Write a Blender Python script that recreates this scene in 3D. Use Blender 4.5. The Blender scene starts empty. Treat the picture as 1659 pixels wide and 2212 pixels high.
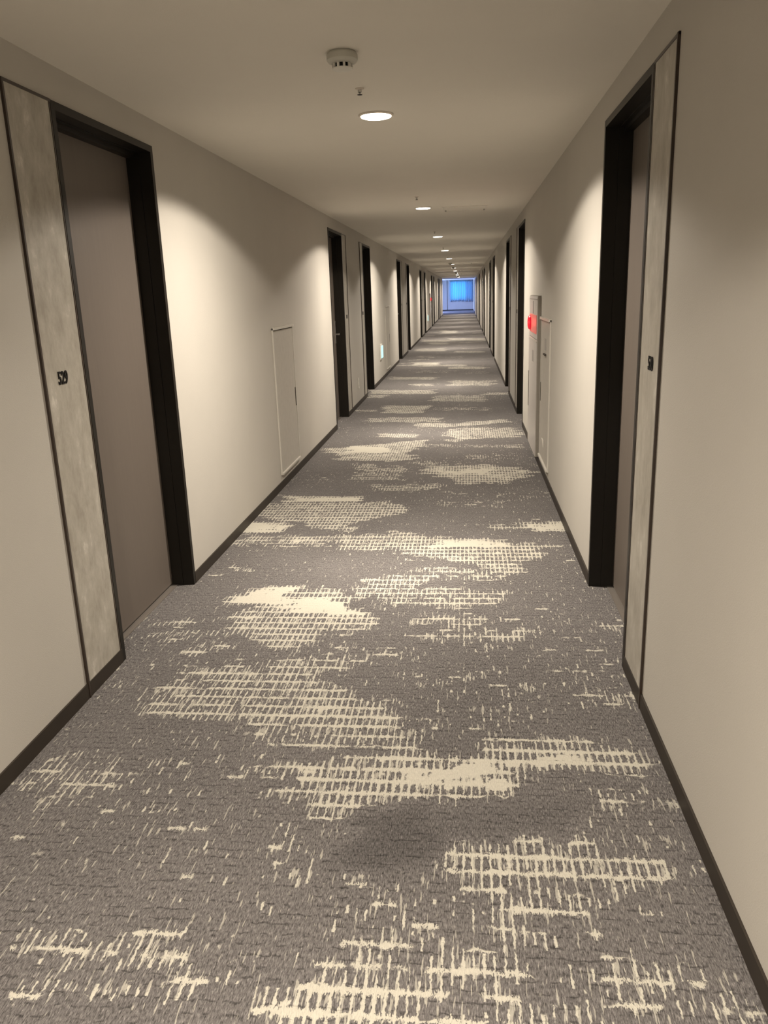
import bpy, bmesh, math, random
from mathutils import Matrix, Vector
random.seed(7)
S = bpy.context.scene
COL = S.collection

# ------------------------------------------------------------------ camera
FPX = 1715.6
R_ = Vector((0.99462057, 0.09824226, -0.03283879)); U_ = Vector((0.0054372, 0.26706976, 0.96366186))
F_ = Vector((-0.10344257, 0.95865646, -0.26509891))
cd = bpy.data.cameras.new('camera'); cam = bpy.data.objects.new('camera', cd); COL.objects.link(cam)
cd.sensor_fit = 'HORIZONTAL'; cd.sensor_width = 36; cd.lens = 36 * FPX / 1659
cd.clip_start = .02; cd.clip_end = 200
m3 = Matrix((R_, U_, -F_)).transposed()
cam.matrix_world = Matrix.Translation((1.4958, 0, 1.5077)) @ m3.to_4x4()
S.camera = cam

# ------------------------------------------------------------------ world, exposure
W_ = bpy.data.worlds.new('world'); S.world = W_; W_.use_nodes = True
W_.node_tree.nodes['Background'].inputs[0].default_value = (.35, .55, 1, 1)
W_.node_tree.nodes['Background'].inputs[1].default_value = .05
S.view_settings.view_transform = 'Standard'; S.view_settings.look = 'None'
S.view_settings.gamma = 1; S.view_settings.use_curve_mapping = False
S.view_settings.exposure = 0.0

# light tuning
LAMP_W = 590.0
LAMP_COL = (1.0, .893, .765)
LAMP_Y = [4.23 + 4.51 * k for k in range(-2, 12)]
PANE_E = 6.0
ALCOVE_W = 600.0

# ------------------------------------------------------------------ layout
W = 2.133; H = 2.35; HD = 2.224; HB = .061; Y0 = -6.5; YE = 67.0; YL = 54.2; ALX = -2.2
REC = .115

# ------------------------------------------------------------------ materials
MATS = {}
def mat(name, col, rough=.6, spec=.4, metal=0, bump=None, var=None, emit=None, es=0):
    m = bpy.data.materials.new(name); m.use_nodes = True; nt = m.node_tree; b = nt.nodes['Principled BSDF']
    b.inputs['Base Color'].default_value = (*col, 1); b.inputs['Roughness'].default_value = rough
    b.inputs['Specular IOR Level'].default_value = spec; b.inputs['Metallic'].default_value = metal
    if emit: b.inputs['Emission Color'].default_value = (*emit, 1); b.inputs['Emission Strength'].default_value = es
    tc = nt.nodes.new('ShaderNodeTexCoord')
    v = var or (20, .04, (1, 1, 1))
    mp = nt.nodes.new('ShaderNodeMapping'); mp.inputs['Scale'].default_value = v[2]
    nt.links.new(tc.outputs['Object'], mp.inputs[0])
    n = nt.nodes.new('ShaderNodeTexNoise'); n.inputs['Scale'].default_value = v[0]; n.inputs['Detail'].default_value = 4
    nt.links.new(mp.outputs[0], n.inputs['Vector'])
    mr = nt.nodes.new('ShaderNodeMapRange'); mr.inputs[1].default_value = .3; mr.inputs[2].default_value = .7
    mr.inputs[3].default_value = 1 - v[1]; mr.inputs[4].default_value = 1 + v[1]
    nt.links.new(n.outputs['Fac'], mr.inputs[0])
    vm = nt.nodes.new('ShaderNodeVectorMath'); vm.operation = 'SCALE'; vm.inputs[0].default_value = col
    nt.links.new(mr.outputs[0], vm.inputs['Scale']); nt.links.new(vm.outputs[0], b.inputs['Base Color'])
    if bump:
        n2 = nt.nodes.new('ShaderNodeTexNoise'); n2.inputs['Scale'].default_value = bump[0]; n2.inputs['Detail'].default_value = 3
        nt.links.new(tc.outputs['Object'], n2.inputs['Vector'])
        bp = nt.nodes.new('ShaderNodeBump'); bp.inputs['Strength'].default_value = bump[1]; bp.inputs['Distance'].default_value = .002
        nt.links.new(n2.outputs['Fac'], bp.inputs['Height']); nt.links.new(bp.outputs[0], b.inputs['Normal'])
    MATS[name] = m
    return m
M_WALL = mat('wall_vinyl', (.48, .456, .412), .75, .2, bump=(260, .35), var=(3, .015, (1, 1, 1)))
M_CEIL = mat('ceiling_vinyl', (.72, .685, .615), .85, .15, bump=(300, .35), var=(2, .015, (1, 1, 1)))
M_BASE = mat('baseboard_brown', (.029, .022, .016), .55, .35, var=(15, .06, (1, 1, 1)))
M_FRAME = mat('bronze_frame', (.010, .008, .0055), .42, .3, var=(30, .06, (1, 1, 1)))
M_LEAF = mat('taupe_door', (.130, .109, .092), .5, .35, var=(60, .03, (1, 1, .06)))
M_TRIM = mat('dark_trim', (.030, .019, .013), .3, .6)
M_HATCH = mat('hatch_paint', (.455, .43, .385), .5, .3, bump=(260, .2))
M_HFRAME = mat('hatch_frame_paint', (.57, .545, .49), .4, .4)
M_SLOT = mat('dark_slot', (.05, .04, .03), .7, .2)
M_STEEL = mat('satin_steel', (.55, .54, .52), .3, .5, 1)
M_THRESH = mat('threshold_metal', (.30, .27, .24), .35, .5, .6)
M_PLASTIC = mat('white_plastic', (.66, .64, .58), .45, .4)
M_DETECT = mat('detector_plastic', (.50, .49, .43), .5, .3)
M_BLACK = mat('black_digits', (.005, .004, .004), .5, .15)
M_CAB = mat('cabinet_paint', (.52, .49, .46), .35, .45)
M_CABS = mat('cabinet_body_dark', (.30, .275, .24), .5, .3)  # darker tone for the cabinet body and its sides
M_LABEL = mat('grey_label', (.34, .32, .30), .5, .3)
M_CARD = mat('cream_card', (.80, .77, .70), .5, .3)
M_RED = mat('red_lamp_glass', (.5, .01, .03), .2, .6, emit=(1, .015, .05), es=.40)
M_REDP = mat('painted_red_glow', (.75, .20, .17), .4, .4, emit=(1, .13, .11), es=.16)  # red lamp's glow on the panel, put into colour and emission
M_LENS = mat('lamp_lens', (.9, .88, .8), .4, .3, emit=(1, .93, .80), es=9)
M_RING = mat('lamp_ring', (.62, .56, .48), .45, .4)
M_EXIT = mat('guide_light_face', (.35, .5, .5), .3, .4, emit=(.42, .92, .88), es=.9)
M_ALU = mat('window_aluminium', (.25, .25, .27), .4, .5, .5)
M_PANE = mat('daylight_pane', (.2, .5, .9), .2, .5, emit=(.03, .52, 1.0), es=PANE_E)
M_PLASTER = bpy.data.materials.new('plaster_panel'); M_PLASTER.use_nodes = True
def build_plaster():
    nt = M_PLASTER.node_tree; b = nt.nodes['Principled BSDF']; b.inputs['Roughness'].default_value = .38
    b.inputs['Specular IOR Level'].default_value = .35
    tc = nt.nodes.new('ShaderNodeTexCoord')
    mp = nt.nodes.new('ShaderNodeMapping'); mp.inputs['Scale'].default_value = (1, 1.5, .8)
    nt.links.new(tc.outputs['Object'], mp.inputs[0])
    n = nt.nodes.new('ShaderNodeTexNoise'); n.inputs['Scale'].default_value = 9; n.inputs['Detail'].default_value = 10; n.inputs['Roughness'].default_value = .68
    n.inputs['Distortion'].default_value = .15
    nt.links.new(mp.outputs[0], n.inputs['Vector'])
    cr = nt.nodes.new('ShaderNodeValToRGB'); e = cr.color_ramp.elements
    e[0].position = .36; e[0].color = (.31, .285, .24, 1); e[1].position = .50; e[1].color = (.38, .355, .305, 1)
    x = e.new(.60); x.color = (.43, .405, .355, 1); x = e.new(.70); x.color = (.60, .57, .51, 1)
    nt.links.new(n.outputs['Fac'], cr.inputs[0]); nt.links.new(cr.outputs[0], b.inputs['Base Color'])
    bp = nt.nodes.new('ShaderNodeBump'); bp.inputs['Strength'].default_value = .12; bp.inputs['Distance'].default_value = .003
    nt.links.new(n.outputs['Fac'], bp.inputs['Height']); nt.links.new(bp.outputs[0], b.inputs['Normal'])
build_plaster()

def build_carpet_mat():
    m = bpy.data.materials.new('loop_pile_carpet'); m.use_nodes = True; nt = m.node_tree; N = nt.nodes; L = nt.links
    b = N['Principled BSDF']; b.inputs['Roughness'].default_value = .95; b.inputs['Specular IOR Level'].default_value = .1
    tc = N.new('ShaderNodeTexCoord'); sp = N.new('ShaderNodeSeparateXYZ'); L.new(tc.outputs['Object'], sp.inputs[0])
    X, Y = sp.outputs[0], sp.outputs[1]
    def val(x):
        return x
    def M(op, a, b_=None, c=None, clamp=False):
        n = N.new('ShaderNodeMath'); n.operation = op; n.use_clamp = clamp
        for i, v in enumerate((a, b_, c)):
            if v is None: continue
            if isinstance(v, (int, float)): n.inputs[i].default_value = v
            else: L.new(v, n.inputs[i])
        return n.outputs[0]
    def comb(x, y, z=0.0):
        n = N.new('ShaderNodeCombineXYZ')
        for i, v in enumerate((x, y, z)):
            if isinstance(v, (int, float)): n.inputs[i].default_value = v
            else: L.new(v, n.inputs[i])
        return n.outputs[0]
    def noise(vec, scale=1, detail=1, rough=.5):
        n = N.new('ShaderNodeTexNoise'); n.inputs['Scale'].default_value = scale; n.inputs['Detail'].default_value = detail
        n.inputs['Roughness'].default_value = rough; L.new(vec, n.inputs['Vector']); return n.outputs['Fac']
    def smooth(v, a, b_):
        n = N.new('ShaderNodeMapRange'); n.interpolation_type = 'SMOOTHSTEP'; L.new(v, n.inputs[0])
        n.inputs[1].default_value = a; n.inputs[2].default_value = b_; return n.outputs[0]
    at = N.new('ShaderNodeAttribute'); at.attribute_name = 'pattern_density'; D = at.outputs['Fac']
    # yarn wobble
    wob = noise(comb(X, Y), 55, 2)
    Xw = M('ADD', X, M('MULTIPLY', M('SUBTRACT', wob, .5), .010))
    wob2 = noise(comb(M('ADD', X, 9.3), Y), 40, 2)
    Yw = M('ADD', Y, M('MULTIPLY', M('SUBTRACT', wob2, .5), .022))
    rag = M('MULTIPLY', M('SUBTRACT', noise(comb(M('MULTIPLY', X, 300), M('MULTIPLY', Y, 110)), 1, 1), .5), 1.0)
    Yw = M('ADD', Yw, M('MULTIPLY', rag, .030))
    Xw = M('ADD', Xw, M('MULTIPLY', rag, .006))
    D0 = D
    D = M('ADD', D, M('MULTIPLY', M('MULTIPLY', M('SUBTRACT', noise(comb(M('MULTIPLY', X, 6), M('MULTIPLY', Y, 9)), 1, 3, .6), .5), 1.1), smooth(D, .15, .45)))
    cx = M('DIVIDE', Xw, .0245); cy = M('DIVIDE', Yw, .066)
    ix = M('FLOOR', cx); iy = M('FLOOR', cy)
    fx = M('FRACT', cx); fy = M('FRACT', cy)
    # cross-corridor yarns
    nh = noise(comb(M('MULTIPLY', X, 9.0), M('MULTIPLY', iy, 5.37)), 1, 2)
    th = noise(comb(M('MULTIPLY', X, 45.0), M('MULTIPLY', iy, 3.1)), 1, 1)
    ph = smooth(M('ADD', D, M('MULTIPLY', M('SUBTRACT', nh, .5), 1.25)), .47, .53)
    wh = M('ADD', -.03, M('MULTIPLY', th, .26))
    wh = M('ADD', wh, M('MULTIPLY', M('MAXIMUM', M('SUBTRACT', D, .7), 0), .35))
    h = M('MULTIPLY', ph, M('SUBTRACT', 1.0, smooth(M('SUBTRACT', M('ABSOLUTE', M('SUBTRACT', fy, .5)), wh), -.03, .03)))
    # lengthwise yarns
    nv = noise(comb(M('MULTIPLY', ix, 4.71), M('MULTIPLY', Y, 13.0)), 1, 2)
    tv = noise(comb(M('MULTIPLY', ix, 7.3), M('MULTIPLY', Y, 25.0)), 1, 1)
    pv = smooth(M('ADD', D, M('MULTIPLY', M('SUBTRACT', nv, .5), 1.5)), .49, .54)
    wv = M('ADD', -.065, M('MULTIPLY', tv, .345))
    wv = M('ADD', wv, M('MULTIPLY', M('MAXIMUM', M('SUBTRACT', D, .7), 0), .35))
    v = M('MULTIPLY', pv, M('SUBTRACT', 1.0, smooth(M('SUBTRACT', M('ABSOLUTE', M('SUBTRACT', fx, .5)), wv), -.04, .04)))
    # filled blocks
    nf = noise(comb(M('MULTIPLY', ix, 3.3), M('MULTIPLY', iy, 2.9)), 1, 1)
    f = smooth(M('ADD', D, M('MULTIPLY', M('SUBTRACT', nf, .5), .8)), .98, 1.04)
    hair = smooth(M('ADD', noise(comb(M('MULTIPLY', X, 95), M('MULTIPLY', Y, 11)), 1, 2, .6), M('MULTIPLY', M('MINIMUM', D, .6), .24)), .70, .74)
    cream = M('MAXIMUM', M('MAXIMUM', M('MAXIMUM', h, v), f), M('MULTIPLY', hair, .6), clamp=True)
    # pile: elongated loops along the corridor, rows with dark grooves
    loops = noise(comb(M('MULTIPLY', X, 330), M('MULTIPLY', Y, 62)), 1, 2, .7)
    loops2 = noise(comb(M('MULTIPLY', X, 120), M('MULTIPLY', Y, 70)), 1, 3, .6)
    Yg = M('ADD', Y, M('MULTIPLY', M('SUBTRACT', wob2, .5), .020))
    gy = M('FRACT', M('DIVIDE', Yg, .033))
    gn = noise(comb(M('MULTIPLY', X, 28), M('MULTIPLY', M('FLOOR', M('DIVIDE', Yg, .033)), 3.7)), 1, 2)
    groove = M('MULTIPLY', M('SUBTRACT', 1.0, smooth(M('ABSOLUTE', M('SUBTRACT', gy, .5)), .03, .11)), smooth(gn, .47, .56))
    fleck = smooth(loops, .62, .76)
    large = noise(comb(M('MULTIPLY', X, 1.6), M('MULTIPLY', Y, 1.3)), 1, 2)
    g = M('ADD', .30, M('MULTIPLY', loops2, 1.0))
    g = M('ADD', g, M('MULTIPLY', M('SUBTRACT', loops, .5), 2.3))
    g = M('ADD', g, M('MULTIPLY', fleck, .70))
    g = M('ADD', g, M('MULTIPLY', M('SUBTRACT', large, .5), .35))
    g = M('MULTIPLY', g, M('SUBTRACT', 1.0, M('MULTIPLY', groove, .40)))
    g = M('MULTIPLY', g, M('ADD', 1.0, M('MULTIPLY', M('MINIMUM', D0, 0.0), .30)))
    g = M('MAXIMUM', g, .15)
    vm = N.new('ShaderNodeVectorMath'); vm.operation = 'SCALE'; vm.inputs[0].default_value = (.172, .160, .155); L.new(g, vm.inputs['Scale'])
    cg = M('ADD', .72, M('MULTIPLY', loops, .55))
    vc = N.new('ShaderNodeVectorMath'); vc.operation = 'SCALE'; vc.inputs[0].default_value = (.50, .475, .405); L.new(cg, vc.inputs['Scale'])
    mx = N.new('ShaderNodeMix'); mx.data_type = 'VECTOR'; L.new(cream, mx.inputs['Factor'])
    L.new(vm.outputs[0], mx.inputs['A']); L.new(vc.outputs[0], mx.inputs['B'])
    L.new(mx.outputs['Result'], b.inputs['Base Color'])
    hgt = M('ADD', M('ADD', M('MULTIPLY', loops, .8), M('MULTIPLY', cream, .5)), M('MULTIPLY', groove, -.45))
    bp = N.new('ShaderNodeBump'); bp.inputs['Strength'].default_value = .7; bp.inputs['Distance'].default_value = .004
    L.new(hgt, bp.inputs['Height']); L.new(bp.outputs[0], b.inputs['Normal'])
    return m
M_CARPET = build_carpet_mat()

def build_curtain_mat():
    m = bpy.data.materials.new('sheer_curtain'); m.use_nodes = True; nt = m.node_tree; N = nt.nodes; L = nt.links
    N.remove(N['Principled BSDF']); out = N['Material Output']
    d = N.new('ShaderNodeBsdfDiffuse'); d.inputs[0].default_value = (.55, .62, .75, 1)
    t = N.new('ShaderNodeBsdfTranslucent')
    tc = N.new('ShaderNodeTexCoord'); n = N.new('ShaderNodeTexNoise'); n.inputs['Scale'].default_value = 60
    L.new(tc.outputs['Object'], n.inputs['Vector'])
    cr = N.new('ShaderNodeValToRGB'); cr.color_ramp.elements[0].color = (.6, .66, .72, 1); cr.color_ramp.elements[1].color = (.8, .86, .92, 1)
    L.new(n.outputs['Fac'], cr.inputs[0]); L.new(cr.outputs[0], t.inputs[0])
    mx = N.new('ShaderNodeMixShader'); mx.inputs[0].default_value = .65
    L.new(d.outputs[0], mx.inputs[1]); L.new(t.outputs[0], mx.inputs[2]); L.new(mx.outputs[0], out.inputs[0])
    return m
M_CURT = build_curtain_mat()

# ------------------------------------------------------------------ mesh helpers
def box(bm, x0, x1, y0, y1, z0, z1):
    if x0 > x1: x0, x1 = x1, x0
    if y0 > y1: y0, y1 = y1, y0
    vs = [bm.verts.new((x, y, z)) for z in (z0, z1) for y in (y0, y1) for x in (x0, x1)]
    for f in ((0, 2, 3, 1), (4, 5, 7, 6), (0, 1, 5, 4), (2, 6, 7, 3), (0, 4, 6, 2), (1, 3, 7, 5)):
        bm.faces.new([vs[i] for i in f])
def lathe(bm, prof, n=40, c=(0, 0, 0), axis='z', caps=True):
    rings = []
    for r, h in prof:
        ring = []
        for i in range(n):
            a = 2 * math.pi * i / n; p = (r * math.cos(a), r * math.sin(a), h)
            if axis == 'x': p = (h, r * math.cos(a), r * math.sin(a))
            ring.append(bm.verts.new((c[0] + p[0], c[1] + p[1], c[2] + p[2])))
        rings.append(ring)
    for a, b_ in zip(rings, rings[1:]):
        for i in range(n):
            bm.faces.new((a[i], a[(i + 1) % n], b_[(i + 1) % n], b_[i]))
    if caps:
        bm.faces.new(rings[0]); bm.faces.new(rings[-1])
def obj(name, bm, m, parent=None, bevel=0, smooth=False):
    bmesh.ops.recalc_face_normals(bm, faces=bm.faces)
    me = bpy.data.meshes.new(name); bm.to_mesh(me); bm.free(); me.materials.append(m)
    if smooth:
        for p in me.polygons: p.use_smooth = True
        try: me.set_sharp_from_angle(angle=math.radians(35))
        except Exception: pass
    o = bpy.data.objects.new(name, me); COL.objects.link(o)
    if parent: o.parent = parent
    if bevel:
        md = o.modifiers.new('bevel', 'BEVEL'); md.width = bevel; md.segments = 2; md.limit_method = 'ANGLE'
    return o
def bxo(name, b, m, parent=None, bevel=0):
    bm = bmesh.new(); box(bm, *b); return obj(name, bm, m, parent, bevel)
def struct(o, label=None):
    o['kind'] = 'structure'
    if label: o['label'] = label
    return o
def tag(o, label, cat, group=None):
    o['label'] = label; o['category'] = cat
    if group: o['group'] = group
    return o
def empty(name, loc):
    o = bpy.data.objects.new(name, None); COL.objects.link(o); o.location = loc; o.empty_display_size = .05; return o
def dup(root, loc):
    r = root.copy(); COL.objects.link(r); r.location = loc
    for ch in list(root.children):
        c = ch.copy(); COL.objects.link(c); c.parent = r
        for g in list(ch.children):
            d = g.copy(); COL.objects.link(d); d.parent = c
    return r

# ------------------------------------------------------------------ door openings: (y0, y1, panel side)
P = 9.03
NEARS = [3.03 + P * k for k in range(7)]      # panel on the near side
FARS = [9.07 + P * k for k in range(6)]       # panel on the far side
def openings(side):
    r = [(y, y + .975, -1) for y in NEARS] + [(y, y + .99, 1) for y in FARS]
    r.sort()
    if side == 'L': r = [q for q in r if q[1] < YL - .3]
    return r

# ------------------------------------------------------------------ shell
def wall(side):
    s = -1 if side == 'L' else 1
    x0 = 0 if side == 'L' else W
    x1 = x0 + s * .25
    bm = bmesh.new(); y = Y0; end = YL if side == 'L' else YE
    for a, b, _ in openings(side):
        box(bm, x0, x1, y, a, 0, H); box(bm, x0, x1, a, b, HD, H); y = b
    box(bm, x0, x1, y, end, 0, H)
    return bm
struct(obj('wall_left', wall('L'), M_WALL)); struct(obj('wall_right', wall('R'), M_WALL))
struct(bxo('wall_rear', (-.25, W + .25, Y0 - .2, Y0, 0, H), M_WALL))
# side alcove past the last left-hand door, and the end wall with its window hole
WX0, WX1, WZ0, WZ1 = .27, 2.06, .86, 2.25
bm = bmesh.new()
box(bm, ALX - .2, WX0, YE, YE + .2, 0, H); box(bm, WX1, W + .25, YE, YE + .2, 0, H)
box(bm, WX0, WX1, YE, YE + .2, 0, WZ0); box(bm, WX0, WX1, YE, YE + .2, WZ1, H)
struct(obj('wall_end', bm, M_WALL))
struct(bxo('wall_alcove_front', (ALX, -.25, YL - .2, YL, 0, H), M_WALL))
bm = bmesh.new()
AY0, AY1 = 59.5, 64.5
box(bm, ALX - .2, ALX, YL - .2, AY0, 0, H); box(bm, ALX - .2, ALX, AY1, YE, 0, H)
box(bm, ALX - .2, ALX, AY0, AY1, 0, .9); box(bm, ALX - .2, ALX, AY0, AY1, 2.1, H)
struct(obj('wall_alcove_side', bm, M_WALL))
struct(bxo('trim_1', (-.32, .0, YE - .12, YE, 0, H), M_WALL))      # shallow pilaster on the end wall
struct(bxo('ceiling', (ALX - .2, W + .25, Y0 - .2, YE + .2, H, H + .15), M_CEIL))

# baseboards
def baseboard(side):
    s = 1 if side == 'L' else -1
    x0 = 0 if side == 'L' else W
    bm = bmesh.new(); y = Y0; end = YL if side == 'L' else YE
    for a, b, _ in openings(side) + [(end, end, 0)]:
        if a - y > .02: box(bm, x0, x0 + s * .007, y, a, 0, HB)
        y = b
    return bm
struct(obj('baseboard_left', baseboard('L'), M_BASE)); struct(obj('baseboard_right', baseboard('R'), M_BASE))
bm = bmesh.new(); box(bm, 0, W, YE - .007, YE, 0, HB); box(bm, -.327, .0, YE - .127, YE - .12, 0, HB); box(bm, ALX, -.32, YE - .007, YE, 0, HB)
struct(obj('baseboard_end', bm, M_BASE))

# ------------------------------------------------------------------ carpet: density map traced as carpet design, in floor metres
def fl(px, py):
    d = R_ * ((px - 829.5) / FPX) - U_ * ((py - 1106) / FPX) + F_
    t = -1.5077 / d.z
    return (1.4958 + t * d.x, t * d.y)
SH = []
def poly(d, *pts): SH.append((d, [fl(*p) for p in pts]))
def rc(x0, y0, x1, y1, d, sl=0): poly(d, (x0, y0 + sl), (x1, y0 - sl), (x1, y1 - sl), (x0, y1 + sl))
# near field
poly(1.15, (540,1270),(650,1268),(640,1290),(785,1300),(780,1335),(700,1332),(600,1317),(530,1300))
poly(.72, (520,1268),(786,1272),(786,1345),(760,1378),(700,1370),(650,1410),(530,1410),(540,1380),(500,1362),(540,1345),(510,1320))
poly(.50, (335,1338),(420,1335),(450,1352),(500,1375),(450,1402),(330,1385),(310,1375)); rc(415,1399,480,1409,.95); rc(345,1338,440,1352,.8)
poly(.63, (420,1450),(600,1430),(735,1413),(735,1490),(880,1530),(890,1592),(840,1622),(760,1608),(630,1612),(570,1600),(535,1570),(400,1557),(305,1540),(330,1480))
rc(460,1447,595,1462,.85); rc(400,1487,500,1500,.8); poly(.82, (700,1495),(860,1522),(870,1592),(750,1565),(640,1560),(640,1500))
rc(740,1400,960,1430,.45); poly(.5, (205,1490),(300,1465),(312,1477),(255,1495))
poly(.52, (120,1608),(285,1645),(275,1692),(180,1722),(0,1765),(0,1722))
poly(.82, (640,1650),(850,1630),(985,1628),(1050,1600),(1350,1610),(1400,1640),(1360,1668),(1110,1672),(1110,1722),(850,1732),(760,1762),(640,1742),(600,1705),(560,1700),(600,1670))
poly(1.02, (1000,1634),(1300,1628),(1290,1662),(1100,1668),(1090,1712),(880,1712),(880,1660))
rc(525,1660,640,1668,.9); rc(550,1700,640,1708,.9); rc(1110,1680,1195,1686,.9); rc(1050,1588,1330,1628,.5)
rc(1240,1490,1385,1530,.52); rc(1318,1352,1352,1362,1.0); rc(860,1334,1062,1347,.85); rc(930,1345,1062,1392,.55); rc(1050,1360,1157,1384,.80)
rc(795,1253,900,1295,.62); rc(825,1270,1072,1312,.62); rc(900,1226,1112,1250,.6); rc(1000,1388,1250,1420,.36)
rc(560,1770,760,1900,.46); rc(700,1560,1100,1590,.40); rc(880,1440,1180,1580,.33)
poly(.72, (950,1800),(1200,1808),(1245,1830),(1370,1855),(1415,1908),(1300,1918),(1200,1900),(1080,1912),(1000,1902),(940,1872),(950,1830))
rc(720,1878,1010,1890,.82); rc(720,1906,960,1918,.82); rc(930,1900,1065,1965,.6); rc(1435,1872,1530,1905,.62)
rc(700,1920,1330,2035,.50); rc(1430,1930,1545,2005,.46); rc(1250,1700,1490,1835,.42); rc(650,1950,1000,2100,.47); rc(1090,1905,1240,2000,.58)
poly(.76, (600,2090),(860,2098),(1080,2048),(1110,2080),(1130,2132),(900,2165),(850,2240),(640,2240),(555,2140))
rc(280,2070,460,2094,1.0); rc(60,1995,425,2070,.60); rc(70,2110,470,2185,.57); rc(1080,2065,1435,2145,.55); rc(820,2190,1010,2240,.95)
rc(1300,2095,1620,2240,.50); rc(940,2150,1310,2240,.62); rc(560,2160,700,2240,.5)
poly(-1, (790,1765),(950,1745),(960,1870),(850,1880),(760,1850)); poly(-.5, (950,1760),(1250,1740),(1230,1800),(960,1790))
# middle
poly(.85, (912,1021),(925,1008),(1047,1001),(1146,1015),(1166,1026),(1094,1044),(980,1048),(959,1033)); rc(950,1012,1070,1026,1.05)
rc(772,1006,888,1038,.55); rc(798,1047,972,1061,.58); rc(617,1071,783,1084,1.1)
poly(.74, (575,1085),(860,1083),(866,1113),(783,1130),(752,1152),(710,1145),(653,1130),(560,1117))
rc(534,1128,622,1151,1.1); rc(503,1157,731,1182,.55); rc(617,1157,726,1172,.85); rc(731,1155,940,1188,.72)
poly(.78, (840,1145),(918,1150),(1084,1171),(1198,1177),(1146,1202),(1094,1249),(1042,1230),(912,1202),(861,1187)); rc(912,1166,1084,1186,1.15)
rc(804,1240,1068,1255,.58); rc(1130,1128,1224,1149,1.1); rc(1060,1134,1130,1144,.6); rc(949,1078,1094,1097,.42)
rc(482,1218,550,1235,.55); rc(430,1237,480,1251,.5); rc(1190,1195,1240,1235,.4)
poly(.86, (695,972),(777,962),(868,954),(933,949),(926,960),(891,976),(894,993),(842,996),(738,993),(721,983)); rc(747,964,842,979,1.2)
rc(816,937,894,945,.85); poly(.76, (933,939),(998,924),(1118,924),(1128,944),(1031,947),(982,956),(966,944))
rc(900,914,966,922,.95); poly(1.0, (966,915),(1096,905),(1096,912),(966,922)); rc(796,902,956,912,.75); rc(826,876,923,893,1.0)
rc(923,959,1128,967,.5); rc(1008,981,1122,994,.42); rc(881,997,965,1005,.6); rc(740,1000,800,1012,.45)
rc(796,842,939,851,1.0); rc(790,853,835,859,1.0); rc(933,854,1047,867,.82); rc(1047,848,1098,853,1.0); rc(933,879,1063,887,.55); rc(768,885,809,890,.8)
rc(839,814,945,820,.9); rc(970,822,1069,833,.82); rc(890,829,938,834,.85); rc(890,783,953,789,1.2); rc(970,792,1054,797,1.0)
rc(982,758,1042,762,1.0); rc(898,754,966,759,1.0); rc(926,740,968,744,.95); rc(911,734,970,739,.95); rc(970,731,1050,736,1.0)
rc(953,714,987,720,.95); rc(880,800,980,806,.5); rc(1000,802,1060,808,.5); rc(905,768,1000,774,.5)
rng = random.Random(5)
for i in range(95):
    yy = rng.uniform(17, 62); xx = rng.uniform(0, W); ln = rng.uniform(.35, 1.0); w2 = rng.uniform(.12, .45)
    sk = rng.uniform(-.3, .3); dd = rng.choice((.5, .6, .8, 1.0))
    SH.append((dd, [(xx - ln/2, yy - w2/2 - sk/2), (xx + ln/2, yy - w2/2 + sk/2), (xx + ln/2, yy + w2/2 + sk/2), (xx - ln/2, yy + w2/2 - sk/2)]))

import numpy as np
GX0, GX1 = -.13, W + .13
nx = 93; dy = .045
ny = int((YE - Y0) / dy) + 1
gx = np.linspace(GX0, GX1, nx); gy = Y0 + dy * np.arange(ny); gy[-1] = YE
XX, YY = np.meshgrid(gx, gy)
DD = np.zeros_like(XX); NEG = np.zeros_like(XX)
rs = np.random.RandomState(3)
def vnoise(sx, sy, seed):
    r = np.random.RandomState(seed); g = r.rand(int((YE - Y0) / sy) + 3, int((GX1 - GX0) / sx) + 3)
    u = (XX - GX0) / sx; v = (YY - Y0) / sy; i = u.astype(int); j = v.astype(int); fu = u - i; fv = v - j
    fu = fu * fu * (3 - 2 * fu); fv = fv * fv * (3 - 2 * fv)
    return (g[j, i] * (1 - fu) + g[j, i + 1] * fu) * (1 - fv) + (g[j + 1, i] * (1 - fu) + g[j + 1, i + 1] * fu) * fv
JX = XX + (vnoise(.35, .066, 1) - .5) * .20; JY = YY + (vnoise(.15, .2, 2) - .5) * .06
for d, pts in SH:
    ys = [p[1] for p in pts]; j0 = max(0, int((min(ys) - .3 - Y0) / dy)); j1 = min(ny, int((max(ys) + .3 - Y0) / dy) + 2)
    if j1 <= j0: continue
    x = JX[j0:j1]; y = JY[j0:j1]; ins = np.zeros(x.shape, bool); dist = np.full(x.shape, 9.)
    n = len(pts)
    for k in range(n):
        (xa, ya), (xb, yb) = pts[k], pts[(k + 1) % n]
        with np.errstate(divide='ignore', invalid='ignore'):
            c = ((ya > y) != (yb > y)) & (x < (xb - xa) * (y - ya) / (yb - ya + 1e-12) + xa)
        ins ^= c
        ex, ey = xb - xa, yb - ya; t = np.clip(((x - xa) * ex + (y - ya) * ey) / (ex * ex + ey * ey + 1e-12), 0, 1)
        dist = np.minimum(dist, np.hypot(x - xa - t * ex, y - ya - t * ey))
    sd = np.where(ins, dist, -dist); w = np.clip((sd + .035) / .06, 0, 1)
    if d > 0: DD[j0:j1] = np.maximum(DD[j0:j1], w * d)
    else: NEG[j0:j1] = np.minimum(NEG[j0:j1], w * d)
near = np.clip((7 - YY) / 4, 0, 1)
DD = np.maximum(DD, .12 + .22 * vnoise(.7, .5, 4))
DD = DD + (vnoise(.25, .12, 6) - .5) * .12
DD = DD * np.interp(YY, [0, 7.5, 11, 20, 40], [1, 1, .80, .66, .60])
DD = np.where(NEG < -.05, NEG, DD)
bm_me = bpy.data.meshes.new('floor')
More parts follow.
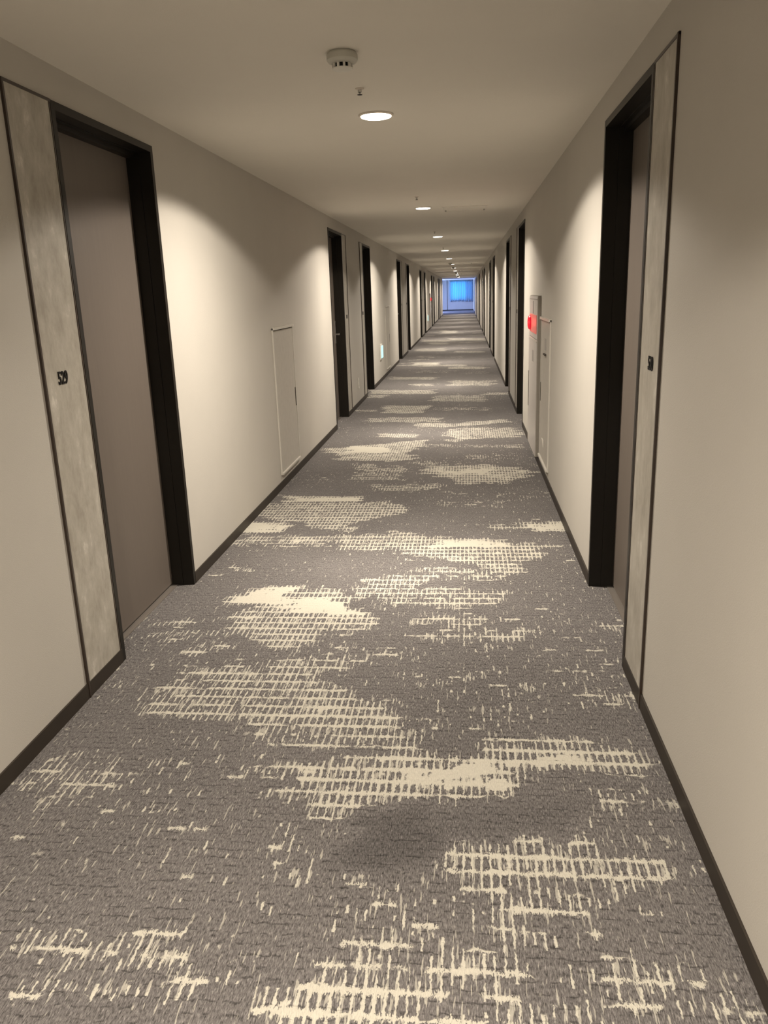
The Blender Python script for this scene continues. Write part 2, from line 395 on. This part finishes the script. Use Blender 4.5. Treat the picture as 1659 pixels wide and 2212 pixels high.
co = np.stack([XX.ravel(), YY.ravel(), np.zeros(XX.size)], 1)
jj, ii = np.meshgrid(np.arange(ny - 1), np.arange(nx - 1), indexing='ij'); a = (jj * nx + ii).ravel()
quads = np.stack([a, a + 1, a + 1 + nx, a + nx], 1)
nf = len(quads)
bm_me.vertices.add(len(co)); bm_me.vertices.foreach_set('co', co.ravel().astype(np.float32))
bm_me.loops.add(nf * 4); bm_me.loops.foreach_set('vertex_index', quads.ravel().astype(np.int32))
bm_me.polygons.add(nf); bm_me.polygons.foreach_set('loop_start', (np.arange(nf) * 4).astype(np.int32))
try: bm_me.polygons.foreach_set('loop_total', np.full(nf, 4, np.int32))
except Exception: pass
bm_me.update(calc_edges=True); bm_me.validate()
at = bm_me.attributes.new('pattern_density', 'FLOAT', 'POINT'); at.data.foreach_set('value', DD.ravel().astype(np.float32))
bm_me.materials.append(M_CARPET)
floor = bpy.data.objects.new('floor', bm_me); COL.objects.link(floor); struct(floor)
struct(bxo('trim_2', (ALX, GX0, YL, YE, -.02, 0), M_BASE))       # alcove floor strip, same level
bpy.data.objects['trim_2'].data.materials[0] = M_CARPET
bpy.data.objects['trim_2'].name = 'floor_alcove'

# ------------------------------------------------------------------ doors
def text_mesh(name, s, size, sx, m, parent, center, side, ext=.0015, bold=.0):
    cu = bpy.data.curves.new(name, 'FONT'); cu.body = s; cu.size = size; cu.extrude = ext; cu.offset = bold
    cu.align_x = 'CENTER'; cu.align_y = 'CENTER'; cu.resolution_u = 4
    tmp = bpy.data.objects.new('tmp', cu); COL.objects.link(tmp)
    dg = bpy.context.evaluated_depsgraph_get(); me = bpy.data.meshes.new_from_object(tmp.evaluated_get(dg))
    COL.objects.unlink(tmp); bpy.data.objects.remove(tmp); bpy.data.curves.remove(cu)
    for v in me.vertices:
        x, y, z = v.co.x * sx, v.co.y, v.co.z
        v.co = (z, x, y) if side == 'L' else (-z, -x, y)
        v.co += Vector(center)
    if side == 'R': pass
    me.materials.clear(); me.materials.append(m)
    o = bpy.data.objects.new(name, me); COL.objects.link(o); o.parent = parent; return o
ORD = ['nearest', 'second', 'third', 'fourth', 'fifth', 'sixth', 'seventh', 'eighth', 'ninth', 'tenth', 'eleventh', 'twelfth', 'thirteenth', 'fourteenth']
dn = 0
def door(side, y0, y1, ps, idx):
    """local frame of the empty: origin at wall plane, floor, y0.  d points into the corridor"""
    global dn
    dn += 1
    x0 = 0 if side == 'L' else W; s = 1 if side == 'L' else -1     # s: into corridor
    t = empty('door_%d' % dn, (x0, y0, 0)); struct(t)
    t['label'] = ('taupe guest room door in a black frame, %s door along the %s wall' % (ORD[idx], 'left' if side == 'L' else 'right'))
    w = y1 - y0; fw = .03; pr = .006
    bm = bmesh.new()
    for a, b in ((0, fw), (w - fw, w)):
        box(bm, s * pr, -s * .055, a, b, 0, HD)
    box(bm, s * pr, -s * .055, fw, w - fw, HD - fw, HD)
    # back half stands 4 mm further into the opening
    for a, b in ((0, fw + .004), (w - fw - .004, w)):
        box(bm, -s * .055, -s * .19, a, b, 0, HD)
    box(bm, -s * .055, -s * .19, fw, w - fw, HD - fw - .004, HD)
    # door stop under the head
    box(bm, -s * .075, -s * REC, fw, w - fw, HD - fw - .022, HD - fw)
    obj('door_frame', bm, M_FRAME, t)
    leaf = bxo('door_leaf', (-s * REC, -s * (REC + .04), fw + .007, w - fw - .007, .012, HD - fw - .008), M_LEAF, t)
    bxo('threshold', (-s * (REC - .03), -s * (REC + .05), fw, w - fw, 0, .004), M_THRESH, t)
    # handle: on the panel side of the leaf
    hy = w - fw - .075 if ps > 0 else fw + .075
    hx = -s * REC
    hd = bxo('handle_plate', (hx, hx + s * .012, hy - .022, hy + .022, .93, 1.20), M_STEEL, leaf, .003)
    bm = bmesh.new()
    lathe(bm, [(.011, 0), (.011, s * .05)], 16, (hx + s * .012, hy, 1.04), 'x')
    ly = hy - ps * .035
    box(bm, hx + s * .045, hx + s * .062, min(hy + ps * .012, ly), max(hy + ps * .012, ly), 1.03, 1.05)
    obj('lever', bm, M_STEEL, leaf, .003)
    # number panel beside the door
    pw = .315
    a, b = (-pw, 0) if ps < 0 else (w, w + pw)
    pn = bxo('number_panel', (0, s * .003, a, b, HB, HD), M_PLASTER, t)
    bm = bmesh.new(); e0, e1 = (a - .006, a + .004) if ps < 0 else (b - .004, b + .006)
    box(bm, 0, s * .0095, e0, e1, 0, HD)
    box(bm, 0, s * .006, min(a, e0), max(b, e1), HD - .008, HD + .002)
    if ps < 0: box(bm, 0, s * .005, -.010, -.002, HB, HD)
    else: box(bm, 0, s * .005, w + .002, w + .010, HB, HD)
    obj('panel_trim', bm, M_TRIM, t)
    cy = (a + b) / 2 - .02 * ps * (-1)
    if idx == 0:
        text_mesh('room_number', '529' if side == 'L' else '530', .066, .74, M_BLACK, pn, (s * .0045, -.180, 1.243), side, .0015, .0012)
    else:
        bm = bmesh.new()
        for k in range(3):
            yy = cy + (k - 1) * .029
            box(bm, s * .003, s * .006, yy - .011, yy + .011, 1.219, 1.266)
        obj('room_number', bm, M_BLACK, pn)
    return t
for side in 'LR':
    for i, (a, b, ps) in enumerate(openings(side)):
        door(side, a, b, ps, i)

# ------------------------------------------------------------------ ceiling lamps
lamp_tree_done = []
def make_lamp():
    t = empty('ceiling_downlight', (W / 2, LAMP_Y[0], H))
    bm = bmesh.new(); lathe(bm, [(.074, 0), (.086, 0), (.086, -.003), (.080, -.008), (.075, -.008), (.074, -.003)], 48, caps=False)
    obj('trim_ring', bm, M_RING, t, smooth=True)
    bm = bmesh.new(); lathe(bm, [(.0735, -.001), (.0735, -.011), (.066, -.0135), (.02, -.0145)], 48)
    obj('lens', bm, M_LENS, t, smooth=True)
    ld = bpy.data.lights.new('lamp_light', 'SPOT'); ld.energy = LAMP_W; ld.color = LAMP_COL
    ld.spot_size = math.radians(151); ld.spot_blend = .12; ld.shadow_soft_size = .05
    ld.use_nodes = True; nt = ld.node_tree; em = nt.nodes['Emission']
    g = nt.nodes.new('ShaderNodeNewGeometry'); sp = nt.nodes.new('ShaderNodeSeparateXYZ'); nt.links.new(g.outputs['Incoming'], sp.inputs[0])
    ab = nt.nodes.new('ShaderNodeMath'); ab.operation = 'ABSOLUTE'; nt.links.new(sp.outputs[2], ab.inputs[0])
    pw = nt.nodes.new('ShaderNodeMath'); pw.operation = 'POWER'; nt.links.new(ab.outputs[0], pw.inputs[0]); pw.inputs[1].default_value = 1.35
    nt.links.new(pw.outputs[0], em.inputs['Strength'])
    lo = bpy.data.objects.new('light_source', ld); COL.objects.link(lo); lo.parent = t; lo.location = (0, 0, -.02)
    return t
lamp0 = make_lamp()
vis = 0
for i, y in enumerate(LAMP_Y):
    t = lamp0 if i == 0 else dup(lamp0, (W / 2, y, H))
    if y > 2:
        lab = 'round white ceiling downlight, glowing, %s of the row from the camera' % ORD[vis]
        vis += 1
    else:
        lab = 'round white ceiling downlight %s' % ('just above the camera' if y > -2 else 'well behind the camera')
    if i == 1:                                                     # unseen lamp of the row, power raised to brighten the nearest walls
        l2 = [c for c in t.children if c.type == 'LIGHT'][0]; l2.data = l2.data.copy(); l2.data.energy = LAMP_W * 1.95
    tag(t, lab, 'ceiling light', 'downlights in a row along the corridor ceiling')

# ------------------------------------------------------------------ smoke detectors and sprinklers
def make_detector():
    t = empty('smoke_detector', (0, 0, 0))
    bm = bmesh.new(); lathe(bm, [(.048, 0), (.053, -.004), (.056, -.010), (.056, -.026), (.050, -.034), (.040, -.038)], 40)
    obj('base', bm, M_DETECT, t, smooth=True)
    bm = bmesh.new(); lathe(bm, [(.031, -.038), (.031, -.052)], 32)
    obj('sensor_core', bm, M_BLACK, t, smooth=True)
    bm = bmesh.new()
    for k in range(10):
        a = 2 * math.pi * k / 10; c, s_ = math.cos(a), math.sin(a)
        vs = []
        for z in (-.036, -.053):
            for (r, q) in ((.030, -.004), (.037, -.004), (.037, .004), (.030, .004)):
                vs.append(bm.verts.new((r * c - q * s_, r * s_ + q * c, z)))
        for f in ((0, 1, 2, 3), (7, 6, 5, 4), (0, 4, 5, 1), (1, 5, 6, 2), (2, 6, 7, 3), (3, 7, 4, 0)): bm.faces.new([vs[i] for i in f])
    obj('vent_cage', bm, M_PLASTIC, t)
    bm = bmesh.new(); lathe(bm, [(.038, -.0525), (.036, -.056), (.02, -.058)], 32)
    obj('cover_disc', bm, M_PLASTIC, t, smooth=True)
    return t
det0 = make_detector()
for i, (x, y) in enumerate(((1.058, 3.17), (1.04, 25.75), (1.06, 30.22), (1.06, 39.25), (1.07, 48.3))):
    t = det0 if i == 0 else dup(det0, (x, y, H))
    t.location = (x, y, H)
    lab = ['round smoke detector with black vents on the ceiling before the nearest downlight'] + ['small distant smoke detector on the ceiling, %s one from the camera' % ORD[k] for k in (1, 2, 3, 4)]
    tag(t, lab[i], 'smoke detector', 'smoke detectors along the ceiling')
def make_sprinkler():
    t = empty('sprinkler_head', (0, 0, 0))
    bm = bmesh.new(); lathe(bm, [(.019, 0), (.019, -.003), (.012, -.006)], 24); obj('rosette', bm, M_RING, t, smooth=True)
    bm = bmesh.new(); lathe(bm, [(.008, -.006), (.008, -.016), (.004, -.018), (.004, -.024)], 16); obj('body', bm, M_STEEL, t, smooth=True)
    bm = bmesh.new(); lathe(bm, [(.011, -.024), (.011, -.026), (.009, -.027)], 20); obj('deflector', bm, M_TRIM, t, smooth=True)
    return t
sp0 = make_sprinkler()
SPR = [(1.054, 3.70), (1.057, 7.76), (1.058, 12.2), (1.06, 16.7), (1.06, 21.2)]
for i, (x, y) in enumerate(SPR):
    t = sp0 if i == 0 else dup(sp0, (x, y, H))
    t.location = (x, y, H)
    tag(t, 'tiny dark ceiling sprinkler just in front of the %s downlight' % ORD[i], 'sprinkler', 'sprinkler heads on the centre line')
for i, (x, y) in enumerate(((1.70, 26.5), (1.70, 33.6), (1.70, 41.5), (1.30, 35.4), (1.30, 42.2))):
    t = dup(sp0, (x, y, H))
    tag(t, ['tiny shiny sprinkler right of the far downlights, nearest of its row', 'tiny shiny sprinkler right of the far downlights, second of its row', 'tiny shiny sprinkler right of the far downlights, third of its row',
            'tiny shiny sprinkler close beside the far downlights, nearer of the pair', 'tiny shiny sprinkler close beside the far downlights, farther of the pair'][i], 'sprinkler', 'distant sprinkler heads')

# ceiling access hatch
t = empty('ceiling_hatch', (1.495, 9.0, H))
bm = bmesh.new(); q = .235
for b in ((-q, q, -q, -q + .012), (-q, q, q - .012, q), (-q, -q + .012, -q + .012, q - .012), (q - .012, q, -q + .012, q - .012)): box(bm, *b, -.004, 0)
obj('hatch_frame', bm, M_CEIL, t)
bxo('hatch_panel', (-q + .014, q - .014, -q + .014, q - .014, -.002, 0), M_CEIL, t)
for x in (-q + .03, q - .03):
    bm = bmesh.new(); box(bm, x - .006, x + .006, q - .10, q - .03, -.012, -.002); obj('latch', bm, M_LABEL, t)
tag(t, 'square access hatch in the ceiling right of the second downlight', 'access hatch')

# ------------------------------------------------------------------ wall hatches
def wall_hatch(side, y0, label, extras=False):
    s = 1 if side == 'L' else -1; x0 = 0 if side == 'L' else W
    t = empty('wall_hatch', (x0, y0, 0)); w, z0, z1 = .735, .112, 1.275; e = .014
    bm = bmesh.new()
    box(bm, 0, s * .010, 0, e, z0, z1); box(bm, 0, s * .010, w - e, w, z0, z1)
    box(bm, 0, s * .022, 0, w, z1 - e, z1 + .006); box(bm, 0, s * .020, e, w - e, z0, z0 + e)
    g = bxo('painted_gap_shade', (0, s * .007, e, w - e, z1 - e - .007, z1 - e), M_SLOT, t)  # solid dark strip painted as the shadow line below the top ledge
    obj('hatch_frame', bm, M_HFRAME, t)
    d = bxo('hatch_door', (0, s * .006, e + .003, w - e - .003, z0 + e + .003, z1 - e - .008), M_HATCH, t)
    bxo('recessed_handle', (s * .006, s * .0085, w - .045, w - .022, .585, .742), M_SLOT, d)
    if extras:
        bm = bmesh.new(); box(bm, s * .006, s * .0075, .30, .42, 1.03, 1.12); obj('label_plate', bm, M_LABEL, d)
        bm = bmesh.new(); box(bm, s * .006, s * .020, .28, .42, .992, 1.003); obj('card_slot', bm, M_SLOT, d)
        bm = bmesh.new()
        vs = [bm.verts.new((s * xx, yy, zz)) for xx in (.006, .009) for yy, zz in ((.38, .30), (.50, .30), (.38, .24))]
        for f in ((0, 1, 2), (5, 4, 3), (0, 3, 4, 1), (1, 4, 5, 2), (2, 5, 3, 0)): bm.faces.new([vs[i] for i in f])
        obj('sticker', bm, M_CARD, d)
    tag(t, label, 'access hatch', 'painted access hatches in the corridor walls')
    return t
wall_hatch('L', 6.188, 'cream wall access hatch low on the left wall between the first two doors')
wall_hatch('L', 15.22, 'faint cream access hatch farther along the left wall beyond the glowing guide light')
wall_hatch('R', 6.175, 'cream wall access hatch on the right wall just nearer than the fire cabinet', True)

# ------------------------------------------------------------------ fire hydrant cabinets
def cabinet(side, y0, label):
    s = 1 if side == 'L' else -1; x0 = 0 if side == 'L' else W
    t = empty('fire_cabinet', (x0, y0, 0)); w = .86; z0, z1 = .064, 1.447; p = .026
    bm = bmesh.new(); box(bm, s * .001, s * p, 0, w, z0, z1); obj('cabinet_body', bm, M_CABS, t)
    up = bxo('alarm_panel', (s * p, s * (p + .005), .004, w - .004, 1.085, z1 - .006), M_CAB, t)
    bxo('speaker_slot', (s * (p + .005), s * (p + .007), .43, .445, 1.29, 1.40), M_SLOT, up)
    bxo('panel_rim', (s * (p + .005), s * (p + .008), .02, w - .02, 1.412, 1.420), M_LABEL, up)
    # plate with the lamp's red glow in its colour and emission, domed lamp on it
    bxo('lamp_glow_plate', (s * (p + .005), s * (p + .010), .06, w - .10, 1.125, 1.285), M_REDP, up, .002)
    bm = bmesh.new(); xx = s * (p + .010)
    lathe(bm, [(.066, xx), (.066, xx + s * .010), (.058, xx + s * .020), (.036, xx + s * .028), (.010, xx + s * .030)], 32, (0, .64, 1.205), 'x')
    obj('alarm_lamp', bm, M_RED, up, smooth=True)
    d = bxo('cabinet_door', (s * p, s * (p + .006), .004, w - .004, z0 + .012, 1.072), M_CAB, t)
    bxo('door_rim', (s * (p + .006), s * (p + .012), .004, w - .004, 1.058, 1.070), M_HFRAME, d)
    bxo('door_handle', (s * (p + .006), s * (p + .009), w - .035, w - .012, .41, .745), M_SLOT, d)
    bxo('label_plate', (s * (p + .006), s * (p + .0075), .33, .45, .87, .97), M_LABEL, d)
    bxo('bottom_rim', (s * p, s * (p + .006), .004, w - .004, z0, z0 + .010), M_HFRAME, t)
    ld = bpy.data.lights.new('alarm_glow', 'POINT'); ld.energy = .3; ld.color = (1, .05, .05); ld.shadow_soft_size = .03
    lo = bpy.data.objects.new('alarm_glow', ld); COL.objects.link(lo); lo.parent = t; lo.location = (s * (p + .085), .60, 1.205)
    tag(t, label, 'fire cabinet', 'fire hydrant cabinets with red lamps')
cabinet('R', 7.03, 'grey wall-mounted fire hydrant cabinet with a glowing red lamp on the right wall')
cabinet('L', 34.3, 'distant fire cabinet seen as a red spot far down the left wall')

# ------------------------------------------------------------------ floor-level guide lights
def guide(y, label):
    t = empty('guide_light', (0, y, 0)); a = .12
    bxo('housing', (0, .022, -a, a, .385, .655), M_PLASTIC, t, .004)
    bxo('lit_face', (.022, .038, -a + .01, a - .01, .415, .625), M_EXIT, t, .006)
    tag(t, label, 'guide light', 'glowing floor-level guide lights on the left wall')
guide(14.19, 'glowing pale cyan emergency guide light low on the left wall, the nearer one')
guide(32.1, 'tiny distant glowing guide light low on the left wall, the farther one')

# ------------------------------------------------------------------ wall outlet
t = empty('wall_outlet', (0, 11.10, .31))
bxo('cover_plate', (0, .009, -.036, .036, -.075, .075), M_PLASTIC, t, .003)
for z in (-.03, .03):
    for y in (-.008, .008): bxo('socket_slot', (.009, .0095, y - .0015, y + .0015, z - .008, z + .008), M_SLOT, t)
tag(t, 'small white socket cover plate low on the left wall between two doors', 'outlet')

# ------------------------------------------------------------------ end window with its curtain
t = empty('window_1', ((WX0 + WX1) / 2, YE, WZ0)); struct(t)
w = (WX1 - WX0) / 2; hh = WZ1 - WZ0
bm = bmesh.new(); e = .04
box(bm, -w, w, .06, .12, 0, e); box(bm, -w, w, .06, .12, hh - e, hh); box(bm, -w, -w + e, .06, .12, e, hh - e); box(bm, w - e, w, .06, .12, e, hh - e)
box(bm, -.02, .02, .06, .12, e, hh - e); obj('window_frame', bm, M_ALU, t)
bxo('pane', (-w + e, -.02, .085, .095, e, hh - e), M_PANE, t); bxo('pane', (.02, w - e, .085, .095, e, hh - e), M_PANE, t)
bxo('window_sill', (-w - .03, w + .03, -.02, .06, -.02, 0), M_HFRAME, t)
# curtain
def curtain(x0=.235, x1=2.10, nf_=13.0, yc=YE - .125, zlow=.70):
    bm = bmesh.new(); n = int(24 * nf_); m_ = 14; rows = []
    r = random.Random(2)
    ph = [r.uniform(-.5, .5) for _ in range(40)]
    for j in range(m_ + 1):
        row = []; v = j / m_
        for i in range(n + 1):
            u = i / n; a = u * nf_; k = int(a); am = .034 + .016 * ph[k % 40]
            off = am * math.cos(2 * math.pi * a + ph[k % 40] * .0) * (1 + .25 * (1 - v))
            zb = zlow + .022 * math.cos(2 * math.pi * a * .5 + 1) + .03 * math.sin(u * 5)
            row.append(bm.verts.new((x0 + (x1 - x0) * u + .030 * math.sin(4 * math.pi * a), yc + off * (1 if zlow < .75 else .5), zb + (2.30 - zb) * v)))
        rows.append(row)
    for a_, b_ in zip(rows, rows[1:]):
        for i in range(n): bm.faces.new((a_[i], a_[i + 1], b_[i + 1], b_[i]))
    return bm
t = empty('curtain', (0, 0, 0))
bm2 = curtain(1.50, 2.08, 5.0, YE - .035, .80); c2 = obj('overlap_cloth', bm2, M_CURT, t, smooth=True)
c = obj('curtain_cloth', curtain(), M_CURT, t, smooth=True)
md = c.modifiers.new('thick', 'SOLIDIFY'); md.thickness = .0015
bxo('curtain_rail', (.21, 2.125, YE - .145, YE - .105, 2.30, 2.325), M_ALU, t)
tag(t, 'pleated sheer curtain glowing blue over the window at the corridor end', 'curtain')

# alcove window that daylights the far end from the left
t = empty('window_2', (ALX, (AY0 + AY1) / 2, .9)); struct(t)
a = (AY1 - AY0) / 2; bm = bmesh.new()
box(bm, -.12, -.06, -a, a, 0, .05); box(bm, -.12, -.06, -a, a, 1.15, 1.2)
for y in (-a, -.025, a - .05): box(bm, -.12, -.06, y, y + .05, .05, 1.15)
obj('window_frame', bm, M_ALU, t)
bxo('pane', (-.10, -.09, -a + .05, -.025, .05, 1.15), M_PANE, t); bxo('pane', (-.10, -.09, .025, a - .05, .05, 1.15), M_PANE, t)
ld = bpy.data.lights.new('daylight', 'AREA'); ld.shape = 'RECTANGLE'; ld.size = 1.1; ld.size_y = 4.3; ld.energy = ALCOVE_W; ld.color = (.40, .46, 1)
lo = bpy.data.objects.new('daylight', ld); COL.objects.link(lo); lo.location = (ALX + .30, (AY0 + AY1) / 2, 1.45); lo.rotation_euler = (0, -math.radians(62), 0)
